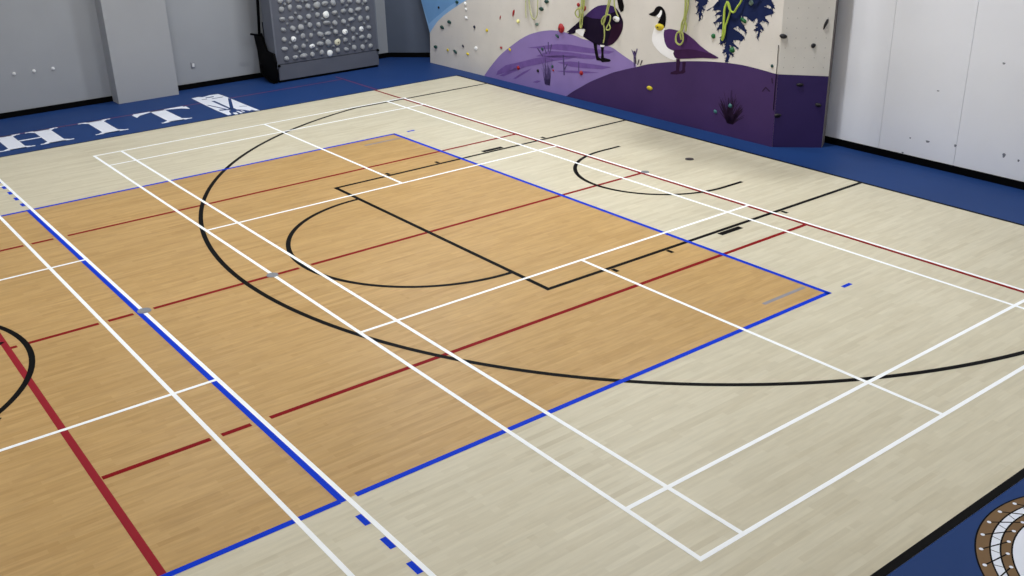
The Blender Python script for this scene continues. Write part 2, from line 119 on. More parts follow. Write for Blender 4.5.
M = dict(
 pale=wood('pale_wood', rgb(209,201,178), rgb(201,192,168), (.84,.80,.74,1), .4, .94, 1.04),
 honey=wood('honey_wood', rgb(194,158,104), rgb(185,149,94), (.76,.70,.62,1), .4, .89, 1.07),
 blue=mat('blue_floor', rgb(31,59,111), .5, .1, .05, .6),
 white=mat('white_paint', rgb(250,252,254), .5, .12, .02, 5),
 black=mat('black_paint', rgb(6,5,6), .5, .05, .05, 5),
 red=mat('red_paint', rgb(132,15,22), .5, .05, .05, 5),
 mared=mat('wide_red_paint', rgb(146,34,45), .5, .05, .04, 5),
 lblue=mat('blue_paint', rgb(6,56,200), .5, .05, .04, 5),
 faded=mat('faded_blue_paint', rgb(142,138,142), .5, .3, .06, 9),
 brown=mat('brown_paint', rgb(112,82,44), .5, .3, .06, 6),
 letter=mat('white_letter_paint', rgb(228,231,242), .45, .3, .02, 3),
 redline=mat('red_line_over_blue', rgb(92,46,92), .45, .3, .04, 3),
 greywall=mat('grey_wall_paint', rgb(154,157,163), .65, .25, .035, .8),
 column=mat('grey_column_paint', rgb(158,160,165), .6, .25, .03, .8),
 darkwall=mat('slate_wall', rgb(88,96,112), .65, .25, .05, 1.2),
 padwall=mat('white_wall_panel', rgb(229,230,237), .55, .3, .025, .9),
 otherwall=mat('far_wall_paint', rgb(205,205,205), .8, .2, .02, 1),
 ceiling=mat('ceiling_paint', rgb(205,205,205), .9, .1, .02, 1),
 base=mat('black_rubber', rgb(5,5,6), .6, .06, .1, 6),
 seam=mat('seam_grey', rgb(176,178,186), .8, .1),
 offwhite=board_mat('climbing_panel_offwhite', rgb(212,206,200), .2, .004, rgb(165,160,155)),
 offwhite2=board_mat('climbing_panel_holes', rgb(206,202,196), .15, .006, rgb(140,136,134)),
 edge=mat('panel_edge', rgb(120,114,112), .8, .1, .1, 9),
 sky=mat('mural_sky', rgb(112,156,204), .7, .06, .05, 2.5),
 sky2=mat('mural_sky_band', rgb(138,178,222), .7, .06, .04, 2.5),
 lav=mat('mural_lavender', rgb(140,120,178), .7, .06, .05, 2),
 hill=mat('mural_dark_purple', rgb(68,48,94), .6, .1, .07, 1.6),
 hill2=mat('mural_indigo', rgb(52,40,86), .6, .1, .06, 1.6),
 stroke=mat('mural_stroke', rgb(112,86,152), .7, .06, .12, 6),
 tuft=mat('mural_tuft', rgb(84,70,116), .7, .06, .15, 10),
 dtuft=mat('mural_dark_tuft', rgb(48,32,56), .7, .06, .2, 10),
 gbody=mat('mural_goose_body', rgb(27,17,39), .7, .06, .1, 5),
 gback=mat('mural_goose_back', rgb(62,42,94), .7, .06, .1, 5),
 gbreast=mat('mural_goose_breast', rgb(46,22,46), .7, .06, .1, 5),
 gwing=mat('mural_goose_wing', rgb(78,48,98), .7, .06, .08, 6),
 gwing2=mat('mural_goose_wing_shade', rgb(62,34,72), .7, .06, .08, 6),
 gblack=mat('mural_black', rgb(16,13,16), .7, .06, .1, 6),
 gwhite=mat('mural_white', rgb(240,238,240), .7, .06, .02, 6),
 gleg=mat('mural_legs', rgb(48,26,54), .7, .06, .1, 6),
 spruce=mat('mural_spruce', rgb(31,40,78), .7, .06, .08, 5),
 h_dgreen=mat('hold_dark_green', rgb(22,62,58), .5, .4, .1, 20),
 h_green=mat('hold_green', rgb(20,92,48), .45, .4, .1, 20),
 h_teal=mat('hold_teal', rgb(62,110,112), .5, .4, .1, 20),
 h_black=mat('hold_black', rgb(26,24,28), .5, .4, .1, 20),
 h_navy=mat('hold_navy', rgb(34,34,54), .5, .4, .1, 20),
 h_white=mat('hold_white', rgb(236,236,238), .5, .4, .04, 20),
 h_yellow=mat('hold_yellow', rgb(212,190,44), .45, .4, .05, 20),
 h_cream=mat('hold_cream', rgb(232,226,150), .5, .4, .05, 20),
 h_red=mat('hold_red', rgb(156,26,34), .45, .4, .08, 20),
 h_grey=mat('hold_grey_green', rgb(108,130,122), .5, .4, .08, 20),
 board=mat('training_board_grey', rgb(90,93,104), .6, .25, .05, 2),
 boardside=mat('training_board_side', rgb(104,108,119), .6, .25, .04, 2),
 bhold=mat('grey_hold', rgb(152,154,157), .6, .3, .14, 14),
 bwhite=mat('pale_hold', rgb(232,233,232), .55, .3, .05, 14),
 bcream=mat('cream_hold', rgb(214,210,186), .55, .3, .05, 14),
 foot=mat('grey_foot_chip', rgb(122,125,130), .6, .3, .08, 14),
 rope=mat('rope_yellow_green', rgb(170,176,104), .7, .2, .12, 60),
 rope2=mat('rope_pale_green', rgb(188,190,146), .7, .2, .12, 60),
 rope3=mat('rope_bright_green', rgb(170,190,78), .7, .2, .12, 60),
 steel=mat('brushed_steel', rgb(150,152,158), .4, .5, .08, 8, .6),
 sock=mat('floor_cover_grey', rgb(132,134,144), .45, .4, .08, 12),
 sockdark=mat('floor_cover_dark', rgb(66,60,64), .5, .4, .1, 12),
 plastic=mat('white_plastic', rgb(226,227,230), .4, .4, .02, 8),
 scuff=mat('scuff_grey', rgb(120,122,132), .8, .1, .15, 30),
 lamp=emit('lamp_diffuser', (1, .985, .96, 1), 6.0),
)

# ------------------------------------------------------------------ helpers
def link(name, me, parent=None, mats=()):
    o = bpy.data.objects.new(name, me); COL.objects.link(o)
    for m in mats:
        if me is not None: me.materials.append(m)
    if parent: o.parent = parent
    return o
def obj(name, bm, mats, parent=None, smooth=False):
    me = bpy.data.meshes.new(name); bm.normal_update(); bm.to_mesh(me); bm.free()
    if smooth:
        for f in me.polygons: f.use_smooth = True
    if not isinstance(mats, (list, tuple)): mats = [mats]
    return link(name, me, parent, mats)
def tag(o, label, cat, group=None):
    o['label'] = label; o['category'] = cat
    if group: o['group'] = group
    return o
def struct(o):
    o['kind'] = 'structure'; return o
def empty(name, loc=(0,0,0), mtx=None):
    o = bpy.data.objects.new(name, None); COL.objects.link(o)
    if mtx is not None: o.matrix_world = mtx
    else: o.location = loc
    bpy.context.view_layer.update()
    return o
def box(bm, x0, x1, y0, y1, z0, z1, mi=0, bev=0):
    v = [bm.verts.new(p) for p in ((x0,y0,z0),(x1,y0,z0),(x1,y1,z0),(x0,y1,z0),(x0,y0,z1),(x1,y0,z1),(x1,y1,z1),(x0,y1,z1))]
    fs = [bm.faces.new([v[i] for i in q]) for q in ((3,2,1,0),(4,5,6,7),(0,1,5,4),(1,2,6,5),(2,3,7,6),(3,0,4,7))]
    for f in fs: f.material_index = mi
    if bev:
        es = list({e for f in fs for e in f.edges})
        bmesh.ops.bevel(bm, geom=es, offset=bev, segments=2, affect='EDGES', profile=.5)
def poly(bm, pts, mi=0):
    """flat polygon (any outline) from 3-D points"""
    vs = [bm.verts.new(p) for p in pts]
    for t in tessellate_polygon([[Vector(p) for p in pts]]):
        try:
            f = bm.faces.new([vs[i] for i in t]); f.material_index = mi
        except ValueError: pass
def prism(bm, pts, vec, mi=0):
    """outline pts extruded by vec"""
    n = len(pts); a = [bm.verts.new(p) for p in pts]; vec = Vector(vec)
    b = [bm.verts.new(Vector(p)+vec) for p in pts]
    for t in tessellate_polygon([[Vector(p) for p in pts]]):
        bm.faces.new([a[i] for i in t]).material_index = mi
        bm.faces.new([b[i] for i in reversed(t)]).material_index = mi
    for i in range(n):
        bm.faces.new((a[i], a[(i+1) % n], b[(i+1) % n], b[i])).material_index = mi
    bmesh.ops.recalc_face_normals(bm, faces=bm.faces)
def smooth_path(pts, k=5):
    """Catmull-Rom through the points"""
    P = [Vector(p) for p in pts]; out = []
    for i in range(len(P)-1):
        a = P[max(i-1,0)]; b = P[i]; c = P[i+1]; d = P[min(i+2,len(P)-1)]
        for j in range(k):
            t = j/k
            out.append(.5*((2*b)+(c-a)*t+(2*a-5*b+4*c-d)*t*t+(3*b-a-3*c+d)*t**3))
    out.append(P[-1]); return out
def tube(bm, pts, r, seg=6, mi=0):
    rings = []; n = len(pts); ref = Vector((.31,.87,.12))
    for i, p in enumerate(pts):
        d = (Vector(pts[min(i+1,n-1)])-Vector(pts[max(i-1,0)]))
        if d.length < 1e-7: d = Vector((0,0,1))
        d.normalize(); u = d.cross(ref); u.normalize(); w = d.cross(u)
        rings.append([bm.verts.new(Vector(p)+r*(math.cos(a)*u+math.sin(a)*w)) for a in [2*PI*k/seg for k in range(seg)]])
    for i in range(n-1):
        for k in range(seg):
            f = bm.faces.new((rings[i][k], rings[i][(k+1)%seg], rings[i+1][(k+1)%seg], rings[i+1][k])); f.material_index = mi; f.smooth = True
    bm.faces.new(rings[0][::-1]).material_index = mi; bm.faces.new(rings[-1]).material_index = mi
def cyl(bm, c, r, z0, z1, seg=24, mi=0, bev=0):
    a = [bm.verts.new((c[0]+r*math.cos(2*PI*k/seg), c[1]+r*math.sin(2*PI*k/seg), z0)) for k in range(seg)]
    b = [bm.verts.new((c[0]+(r-bev)*math.cos(2*PI*k/seg), c[1]+(r-bev)*math.sin(2*PI*k/seg), z1)) for k in range(seg)]
    bm.faces.new(a[::-1]).material_index = mi; bm.faces.new(b).material_index = mi
    for k in range(seg): bm.faces.new((a[k],a[(k+1)%seg],b[(k+1)%seg],b[k])).material_index = mi

# ------------------------------------------------------------------ floor
# X runs along the far climbing wall, Y from the viewer's half of the gym towards that wall
XW, YW = -3.83, 9.4            # faces of the grey wall and the white wall
XE, YE = 24.0, -20.0           # walls behind and beside the viewer
CT = 7.6                       # ceiling height
bm = bmesh.new()
def rect(x0, x1, y0, y1, mi): poly(bm, [(x0,y0,0),(x1,y0,0),(x1,y1,0),(x0,y1,0)], mi)
WX0, WX1, WY1 = -1.0, 14.3, 8.05
HX0, HX1, HY1, HY0 = 2.22, 11.18, 4.45, -13.5
WY0 = -17.1
rect(WX0, HX0, WY0, WY1, 0); rect(HX1, WX1, WY0, WY1, 0); rect(HX0, HX1, HY1, WY1, 0); rect(HX0, HX1, WY0, HY0, 0)
rect(HX0, HX1, HY0, HY1, 1)
rect(XW-.2, WX0, YE, YW+.2, 2); rect(WX1, XE, YE, YW+.2, 2); rect(WX0, WX1, WY1, YW+.2, 2); rect(WX0, WX1, YE, WY0, 2)
floor = struct(obj('floor', bm, [M['pale'], M['honey'], M['blue']]))

Z = dict(red=.0006, mared=.0007, black=.0010, lblue=.0014, faded=.0012, white=.0018, letter=.0016, brown=.0012, redline=.0006)
NMARK = [0]
def mark(name, polys, m, z=None):
    NMARK[0] += 1
    b = bmesh.new(); z = (Z[m] if z is None else z)+.000004*NMARK[0]
    for p in polys: poly(b, [(x, y, z) for x, y in p])
    return obj(name, b, M[m], floor)
def lx(y, x0, x1, w): return [(x0,y-w/2),(x1,y-w/2),(x1,y+w/2),(x0,y+w/2)]     # line along X
def ly(x, y0, y1, w): return [(x-w/2,y0),(x+w/2,y0),(x+w/2,y1),(x-w/2,y1)]     # line along Y
def arc(cx, cy, r, a0, a1, w, n=64):
    A = [a0+(a1-a0)*i/n for i in range(n+1)]
    q = []
    for i in range(n):
        a, b = A[i], A[i+1]
        q.append([(cx+(r-w/2)*math.cos(a), cy+(r-w/2)*math.sin(a)), (cx+(r+w/2)*math.cos(a), cy+(r+w/2)*math.sin(a)),
                  (cx+(r+w/2)*math.cos(b), cy+(r+w/2)*math.sin(b)), (cx+(r-w/2)*math.cos(b), cy+(r-w/2)*math.sin(b))])
    return q

# badminton courts (white, 40 mm)
w = .042
for y0, s in ((0, 1), (-1.5, -1)):
    Y = lambda v: y0+s*v
    def yl(x, a, b):
        a, b = sorted((Y(a), Y(b))); mark('badminton_line', [ly(x, a, b, w)], 'white')
    for v in (.028 if s > 0 else .012, .472 if s > 0 else .445, 5.64): mark('badminton_line', [lx(Y(v), 0, 13.41, w)], 'white')
    mark('badminton_line', [[(0,Y(6.01)),(13.41,Y(6.075)),(13.41,Y(6.117)),(0,Y(6.052))]], 'white')
    for x in (.025, .75, 12.64, 13.39): yl(x, .007, 6.08)
    for x in (4.695, 8.70): yl(x, .02, 6.08)
    mark('badminton_line', [lx(Y(3.055), 0, 4.695, w)], 'white'); mark('badminton_line', [lx(Y(3.055), 8.70, 13.41, w)], 'white')

# basketball court (black, 50 mm)
w = .06; KX0, KX1, FT = 4.24, 9.105, 2.205
BCX, BCY, TR = 6.695, 6.46, 6.78
for x in (KX0, KX1): mark('basketball_lane_line', [ly(x, FT, 8.0, w)], 'black')
mark('free_throw_line', [lx(FT, KX0-w/2, KX1+w/2, w)], 'black')
mark('free_throw_arc', arc(6.68, FT, 1.775, PI, 2*PI, w), 'black')
a = math.asin(.05)
x3 = 6.6; ys = BCY-math.sqrt(TR**2-x3**2)
a0 = math.atan2(ys-BCY, -x3); a1 = math.atan2(ys-BCY, x3)
mark('three_point_line', arc(BCX, BCY, TR, a0+2*PI if a0 < 0 else a0, a1+2*PI, w, 120)+[ly(BCX-x3, ys, 8.0, w), ly(BCX+x3, ys, 8.0, w)], 'black')
mark('restricted_area_arc', arc(6.68, 6.40, 1.275, PI, 2*PI, w)+[ly(6.68-1.275, 6.40, 6.78, w), ly(6.68+1.275, 6.40, 6.80, w)], 'black')
mark('center_circle', arc(6.7, -4.515, 1.79, 0, 2*PI, w, 96), 'black')
for x, s in ((KX0, -1), (KX1, 1)):
    for y in (3.14, 4.045, 6.2): mark('lane_hash_mark', [lx(y, min(x+s*.04, x+s*.14), max(x+s*.04, x+s*.14), .055)], 'black')
    mark('lane_block', [lx(5.13, min(x+s*.045, x+s*.135), max(x+s*.045, x+s*.135), .40)], 'black')
mark('court_boundary', [lx(8.025, WX0, WX1, .05), ly(14.265, WY0, 8.05, .07), ly(-.99, WY0, 8.05, .03)], 'black')

# volleyball / futsal field (blue) and its red divisions
mark('blue_boundary', [lx(HY1, HX0-.03, HX1+.03, .058), ly(HX0, HY0, HY1, .058), ly(HX1, HY0, -1.585, .058), ly(HX1, -1.44, HY1, .058)], 'lblue')
mark('attack_line', [lx(-1.56, HX0, HX1+.02, .056)], 'lblue')
for k in range(5):
    for x in (HX1+.24+.353*k, HX0-.39-.353*k): mark('attack_line_dash', [lx(-1.56, x, x+.15, .05)], 'lblue')
for x in (11.185, 2.25): mark('service_dash', [ly(x, 4.70, 4.85, .05)], 'lblue')
for x in (10.915, 2.52): mark('faded_stripe', [ly(x, 3.69, 4.38, .05)], 'faded')
w = .058
mark('red_center_line', [[(HX0,-2.88),(HX1-.03,-2.99),(HX1-.03,-2.925),(HX0,-2.815)]], 'mared')
mark('red_division_line', [ly(3.66, -2.90, -1.99, w), ly(3.66, -1.89, -1.62, w), ly(3.66, -1.44, 6.04, w)], 'red')
mark('red_division_line', [ly(6.69, -2.70, -1.99, w), ly(6.69, -2.90, -2.81, w), ly(6.69, -1.89, -1.62, w), ly(6.69, -1.4, .36, w), ly(6.69, .52, 6.04, w)], 'red')
mark('red_division_line', [ly(9.675, -2.90, -1.99, w), ly(9.675, -1.89, -1.62, w), ly(9.675, -1.44, 6.04, w)], 'red')
mark('red_side_line', [[(WX0,5.952),(13.9,6.026),(13.9,6.076),(WX0,6.002)]], 'red')
mark('red_line_over_blue', [lx(6.03, -2.72, WX0, .05), ly(-2.4, -6, 6.03, .05)], 'redline')

# lettering on the blue border (read from the court)
def serif(b, x0, x1, y0, y1): poly(b, [(x0,y0,Z['letter']),(x1,y0,Z['letter']),(x1,y1,Z['letter']),(x0,y1,Z['letter'])])
def letter(rects, tris=()):
    b = bmesh.new()
    for r in rects: serif(b, *r)
    for t in tris: poly(b, [(x, y, Z['letter']) for x, y in t])
    return obj('floor_letter', b, M['letter'], floor)
T0, T1 = -2.40, -1.33
def stem(y0, y1, wl, wr):      # vertical stroke with bracketed serifs
    r = [(T0, T1, y0, y1), (T0, T0+.05, y0-wl, y1+wr), (T1-.05, T1, y0-wl, y1+wr)]
    t = []
    for xa, xb in ((T0+.05, T0+.14), (T1-.05, T1-.14)):
        t += [[(xa, y0), (xa, y0-wl*.6), (xb, y0)], [(xa, y1), (xa, y1+wr*.6), (xb, y1)]]
    return r, t
r1, t1 = stem(-.95, -.68, .16, .14); r2, t2 = stem(-.31, -.03, .14, .14)
letter(r1+r2+[(-1.90, -1.83, -.68, -.31)], t1+t2)
r, t = stem(.63, .91, .15, .15); letter(r, t)
letter([(T0, T1, 1.82, 2.10), (T1-.05, T1, 1.67, 2.25), (T0, T0+.06, 1.50, 2.47)],
       [[(T0+.06, 1.50), (T0+.06, 1.82), (T0+.11, 1.72), (T0+.17, 1.58), (T0+.32, 1.47), (T0+.06, 1.46)],
        [(T0+.06, 2.47), (T0+.06, 2.10), (T0+.11, 2.24), (T0+.17, 2.38), (T0+.32, 2.50), (T0+.06, 2.52)],
        [(T1-.05, 1.82), (T1-.05, 1.72), (T1-.14, 1.82)], [(T1-.05, 2.10), (T1-.05, 2.20), (T1-.14, 2.10)]])
# white emblem with dark strokes
b = bmesh.new(); z = Z['letter']
P3 = lambda pts, zz: [(x, y, zz) for x, y in pts]
poly(b, P3([(-2.93,2.87),(-2.95,3.02),(-2.88,3.08),(-2.90,3.16),(-2.95,3.25),(-2.93,3.43),(-2.65,3.45),(-2.40,3.45),(-1.60,3.45),(-1.00,3.455),(-1.06,3.39),(-1.17,3.36),(-1.12,3.30),(-1.27,3.25),(-1.40,3.16),(-1.42,3.02),(-1.33,2.97),(-1.10,2.92),(-1.07,2.84),(-1.6,2.83),(-2.2,2.84)], z))
for p in ([(-1.20,2.98),(-1.02,2.97),(-1.03,3.03),(-1.18,3.05)], [(-1.28,3.09),(-1.05,3.08),(-1.04,3.13),(-1.26,3.13)], [(-1.24,3.16),(-1.10,3.17),(-1.12,3.20),(-1.26,3.20)]):
    poly(b, P3(p, z))
emb = obj('floor_emblem', b, M['letter'], floor)
b = bmesh.new(); zz = z+.0004
for p in ([(-2.42,3.42),(-2.36,3.46),(-1.50,3.14),(-1.56,3.09)], [(-2.42,3.07),(-2.38,3.13),(-1.50,3.11),(-1.50,3.06)], [(-2.16,2.855),(-2.12,2.90),(-1.56,3.03),(-1.55,2.99)],
          [(-1.62,2.88),(-1.52,2.87),(-1.44,3.06),(-1.52,3.09)], [(-1.56,3.06),(-1.40,3.04),(-1.40,3.16),(-1.53,3.16)], [(-1.62,3.30),(-1.58,3.30),(-1.50,3.42),(-1.54,3.42)],
          [(-2.80,3.10),(-2.74,3.10),(-2.72,3.25),(-2.80,3.28)], [(-2.62,3.16),(-2.58,3.16),(-2.58,3.40),(-2.62,3.40)], [(-2.70,2.98),(-2.66,2.98),(-2.62,3.08),(-2.68,3.08)]):
    poly(b, P3(p, zz))
obj('emblem_stroke', b, M['blue'], emb)
# round drum emblem near the right-hand edge
DX, DY = 15.37, 2.113
def disc(r0, r1, m, zz, name, parent, n=96):
    b = bmesh.new()
    for k in range(n):
        a, c = 2*PI*k/n, 2*PI*(k+1)/n
        pts = [(DX+r1*math.cos(a), DY+r1*math.sin(a), zz), (DX+r1*math.cos(c), DY+r1*math.sin(c), zz)]
        if r0 > 0: pts += [(DX+r0*math.cos(c), DY+r0*math.sin(c), zz), (DX+r0*math.cos(a), DY+r0*math.sin(a), zz)]
        else: pts.append((DX, DY, zz))
        b.faces.new([b.verts.new(p) for p in pts])
    return obj(name, b, M[m], parent)
R1, R2, R3, R4 = 1.0, .905, .838, .765
drum = disc(R2, R1, 'brown', .0010, 'drum_emblem', floor)
disc(R3, R2, 'letter', .0010, 'white_ring', drum); disc(R4, R3, 'brown', .0010, 'inner_ring', drum); disc(0, R4, 'letter', .0010, 'drum_skin', drum)
for r in (R1, R2, R3, R4): disc(r-.006, r+.006, 'black', .0014, 'outline_ring', drum)
NL = 34; b = bmesh.new(); bd = bmesh.new()
def seg2(bb, p, q, wd, zz):
    d = (Vector(q)-Vector(p)).normalized(); n = Vector((-d.y, d.x))*wd/2
    poly(bb, [(p[0]-n.x,p[1]-n.y,zz),(q[0]-n.x,q[1]-n.y,zz),(q[0]+n.x,q[1]+n.y,zz),(p[0]+n.x,p[1]+n.y,zz)])
pol = lambda r, a: (DX+r*math.cos(a), DY+r*math.sin(a))
A0 = math.atan2(1.61-DY, 14.55-DX)
for k in range(NL):
    a = A0+2*PI*k/NL
    p, q = pol(.962, a), pol(.792, a-.19)
    seg2(b, p, q, .011, .0018); seg2(b, pol(R2, a-.20), pol(R3, a-.175), .006, .0018)
    for c, rr in ((p, .015), (q, .014)):
        bd.faces.new([bd.verts.new((c[0]+rr*math.cos(2*PI*i/10), c[1]+rr*math.sin(2*PI*i/10), .0021)) for i in range(10)])
obj('lacing', b, M['black'], drum); obj('lacing_stud', bd, M['letter'], drum)
# fragments of the emblem in the centre circle
mark('center_emblem', [[(6.30,-3.06),(6.56,-2.95),(6.50,-2.88),(6.44,-2.98),(6.30,-3.02)], [(8.02,-3.42),(8.17,-3.33),(8.13,-3.29),(8.05,-3.36)]], 'black', .0022)
mark('center_emblem', [[(6.34,-3.02),(6.50,-2.955),(6.46,-2.925),(6.36,-2.98)]], 'faded', .0024)

# ------------------------------------------------------------------ room shell
def wallbox(name, x0, x1, y0, y1, z0, z1, m):
    b = bmesh.new(); box(b, x0, x1, y0, y1, z0, z1); return struct(obj(name, b, M[m]))
wallbox('wall_left', XW-.2, XW, YE, 8.04, 0, CT, 'greywall')
# chamfered corner, a darker slate tone than the grey wall
b = bmesh.new(); prism(b, [(XW,8.04,0),(-2.47,YW,0),(-2.47,YW+.2,0),(XW-.2,YW+.2,0),(XW-.2,8.04,0)], (0,0,CT)); struct(obj('wall_corner', b, M['darkwall']))
# white wall of tall panels with shadow gaps
wr = empty('wall_right', (0, YW, 0)); struct(wr)
b = bmesh.new(); box(b, -2.47, XE, .012, .2, 0, CT); struct(obj('wall_backing', b, M['seam'], wr))
xs = [-2.47]; x = 7.19-1.25*7
while x < XE: xs.append(x); x += 1.25
xs = [v for v in xs if v >= -2.47]; xs.append(XE)
for a, c in zip(xs, xs[1:]):
    b = bmesh.new(); box(b, a+.003, c-.003, 0, .0125, .105, CT); obj('wall_panel', b, M['padwall'], wr)
b = bmesh.new()
for x, z, rx, rz in ((9.286,1.135,.022,.008),(10.185,1.659,.022,.014),(8.857,.119,.02,.012),(8.95,.367,.014,.012),(9.237,.37,.034,.016),(9.675,.398,.02,.02),(10.404,.41,.024,.034),(10.619,.381,.016,.018)):
    pts = [(x+rx*math.cos(k*.7)*(1+.5*math.sin(k*2.3)), -.001, z+rz*math.sin(k*.7)) for k in range(9)]
    poly(b, pts)
obj('scuff_mark', b, M['scuff'], wr)
wallbox('wall_front', XE, XE+.2, YE, YW+.2, 0, CT, 'otherwall')
wallbox('wall_rear', XW-.2, XE, YE-.2, YE, 0, CT, 'otherwall')
wallbox('ceiling', XW-.2, XE+.2, YE-.2, YW+.2, CT, CT+.2, 'ceiling')
# column
CX, CY0, CY1 = -3.45, 1.585, 2.815
b = bmesh.new(); box(b, XW-.01, CX, CY0, CY1, 0, CT, bev=.006); struct(obj('column', b, M['column']))
# black baseboards
wallbox('baseboard_left', XW, XW+.035, YE, CY0, 0, .105, 'base')
wallbox('baseboard_left', XW, XW+.035, CY1, 8.05, 0, .105, 'base')
b = bmesh.new(); prism(b, [(XW+.0,8.07,0),(XW+.035,8.03,0),(-2.44,YW-.035,0),(-2.44,YW,0)], (0,0,.105)); struct(obj('baseboard_corner', b, M['base']))
wallbox('baseboard_right', -2.44, XE, YW-.03, YW+.012, 0, .105, 'base')

# ------------------------------------------------------------------ climbing wall with mural
P0 = Vector((-2.58, 8.39, 0)); P1 = Vector((7.085, 8.54, 0)); P2 = Vector((7.625, 9.085, 0))
def frame(a, b2):
    d = (b2-a).normalized(); n = Vector((d.y, -d.x, 0))
    m = Matrix.Identity(4)
    m.col[0][:3] = d; m.col[1][:3] = -n; m.col[2][:3] = (0,0,1); m.col[3][:3] = a
    return m
FM, FF = frame(P0, P1), frame(P1, P2)       # local x along the wall, -y out of it, z up
SM, SF = (P1-P0).length, (P2-P1).length
CH = 6.2
cw = tag(empty('climbing_wall', mtx=FM), 'tall off-white climbing wall painted with two geese on purple hills', 'climbing wall')
def on(o, mtx):        # keep a part in its own panel frame
    o.parent = cw; o.matrix_parent_inverse = FM.inverted(); o.matrix_world = mtx; return o
T = .14
def wpanel(name, outline, m, mtx, th=T):
    b = bmesh.new(); prism(b, [(s, 0, z) for s, z in outline], (0, th, 0)); return on(obj(name, b, M[m]), mtx)
LE = [(0,.0),(.05,.67),(-.237,1.37),(-.56,2.15),(-.56,CH)]
wpanel('main_panel', LE+[(SM,CH),(SM,0)], 'offwhite', FM)
wpanel('angled_panel', [(0,0),(0,CH),(SF,CH),(SF,0)], 'offwhite2', FF, .05)
b = bmesh.new(); prism(b, [(P2.x,P2.y,0),(P2.x+.004,P2.y+.004,0),(P2.x-.145,YW-.04,0),(P2.x-.20,YW-.04,0)], (0,0,CH)); o = obj('end_panel', b, M['edge']); on(o, Matrix.Identity(4))
def paint(name, outlines, m, lay, mtx=FM, parent=None, label=None):
    b = bmesh.new()
    for ol in outlines: poly(b, [(s, -.0012*lay, z) for s, z in ol])
    o = obj(name, b, M[m])
    if parent is None: on(o, mtx)
    else:
        o.parent = parent
    if label: o['label'] = label
    return o
def bez(pts, k=4):
    return [(v.x, v.z) for v in smooth_path([(p[0], 0, p[1]) for p in pts], k)]
skyo = [(-.237,1.37),(.05,.67)]+bez(D['sky'][1:7])+[(2.1,1.72),(3.1,1.95),(4.2,2.3),(4.9,2.9),(5.0,3.6),(-.56,3.6),(-.56,2.15)]
paint('painted_sky', [skyo], 'sky2', 1, label='pale blue painted sky patch')
sk = D['sky_in']
paint('painted_sky', [[(-.237,1.37),(.03,.86)]+bez(sk[1:6])+[(1.9,1.78),(2.9,2.05),(3.9,2.45),(4.4,3.0),(4.45,3.6),(-.56,3.6),(-.56,2.15)]], 'sky', 2, label='deeper blue painted sky patch')
hl = D['hill_light']; hd = D['hill_dark']
paint('painted_hill', [[(hl[0][0],0.0)]+bez(hl)+[(hl[-1][0]+.15,.0)]], 'lav', 1, label='lavender painted hill')
hd2 = bez(hd); hd2[0] = (hd[0][0], 0.0)
hd2[-1] = (SM, hd[-1][1])
paint('painted_hill', [hd2+[(SM, 0.0)]], 'hill', 2, label='dark purple painted hill')
ft = D['facet_top']
zt = hd[-1][1]
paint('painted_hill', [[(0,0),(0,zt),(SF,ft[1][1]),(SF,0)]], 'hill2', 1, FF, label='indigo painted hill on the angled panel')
paint('painted_brush_band', D['strokes'], 'stroke', 3)
def blades(s0, z0, wbase, h, spread, n, seed, wd):
    """painted stems fanning up from one root"""
    rnd = random.Random(seed); out = []
    for k in range(n):
        t = rnd.uniform(-1, 1); b0 = s0+t*wbase; hh = h*rnd.uniform(.45, 1)*(1-.25*abs(t)); top = b0+t*spread+rnd.uniform(-.03, .03)
        mid = (b0*.55+top*.45+rnd.uniform(-.015, .015), z0+hh*.55); w2 = wd*rnd.uniform(.6, 1.2)
        out.append([(b0-w2, z0+rnd.uniform(0, .03)), (b0+w2, z0), (mid[0]+w2*.8, mid[1]), (top+.003, z0+hh), (top-.003, z0+hh), (mid[0]-w2*.8, mid[1])])
    return out
def cen(ol): return sum(p[0] for p in ol)/len(ol)
t0 = D['tuft']; b0 = min(p[1] for p in t0); sb = (t0[0][0]+t0[-1][0])/2
tf = paint('painted_shrub', blades(sb, b0, .075, .42, .05, 30, 3, .014), 'tuft', 4, label='grey-violet painted shrub')
paint('stalk', D['tuftlines']+blades(sb, b0+.1, .05, .62, .13, 16, 5, .005), 'tuft', 5, parent=tf)
t1 = D['tuft_dark']; b1 = min(p[1] for p in t1); s1 = (t1[0][0]+t1[-1][0])/2
tf = paint('painted_shrub', blades(s1, b1, .05, .47, .24, 60, 8, .017), 'dtuft', 4, label='dark reddish painted shrub')
paint('stalk', D['tuft_lines2']+blades(s1, b1+.12, .06, .46, .22, 20, 9, .004), 'dtuft', 5, parent=tf)
# geese
g = paint('painted_goose', [bez(D['g1_body'], 2)], 'gbody', 5, label='dark painted goose with its tail to the left')
paint('back', [D['g1_back']], 'gback', 6, parent=g); paint('breast', [D['g1_breast']], 'gbreast', 6, parent=g)
paint('rump', [D['g1_rump']], 'gwhite', 6, parent=g)
for k in ('g1_leg1', 'g1_leg2'): paint('painted_leg', [D[k]], 'gblack', 5, parent=g)
paint('knee', [D['g1_knee']], 'gwhite', 6, parent=g)
n1 = D['g1_neck']; nx = n1[0][0]; nz = n1[0][1]
paint('neck', [[n1[0],(nx-.02,nz+.25),(nx+.06,nz+.42),(nx+.22,nz+.50),(nx+.40,nz+.42),(nx+.62,nz+.30),(nx+.40,nz+.27),(nx+.30,nz+.20),(n1[1][0],n1[1][1])]+n1[2:]], 'gblack', 6, parent=g)
g = paint('painted_goose', [bez(D['g2_body'], 2)], 'gwing', 5, label='white-breasted painted goose facing left')
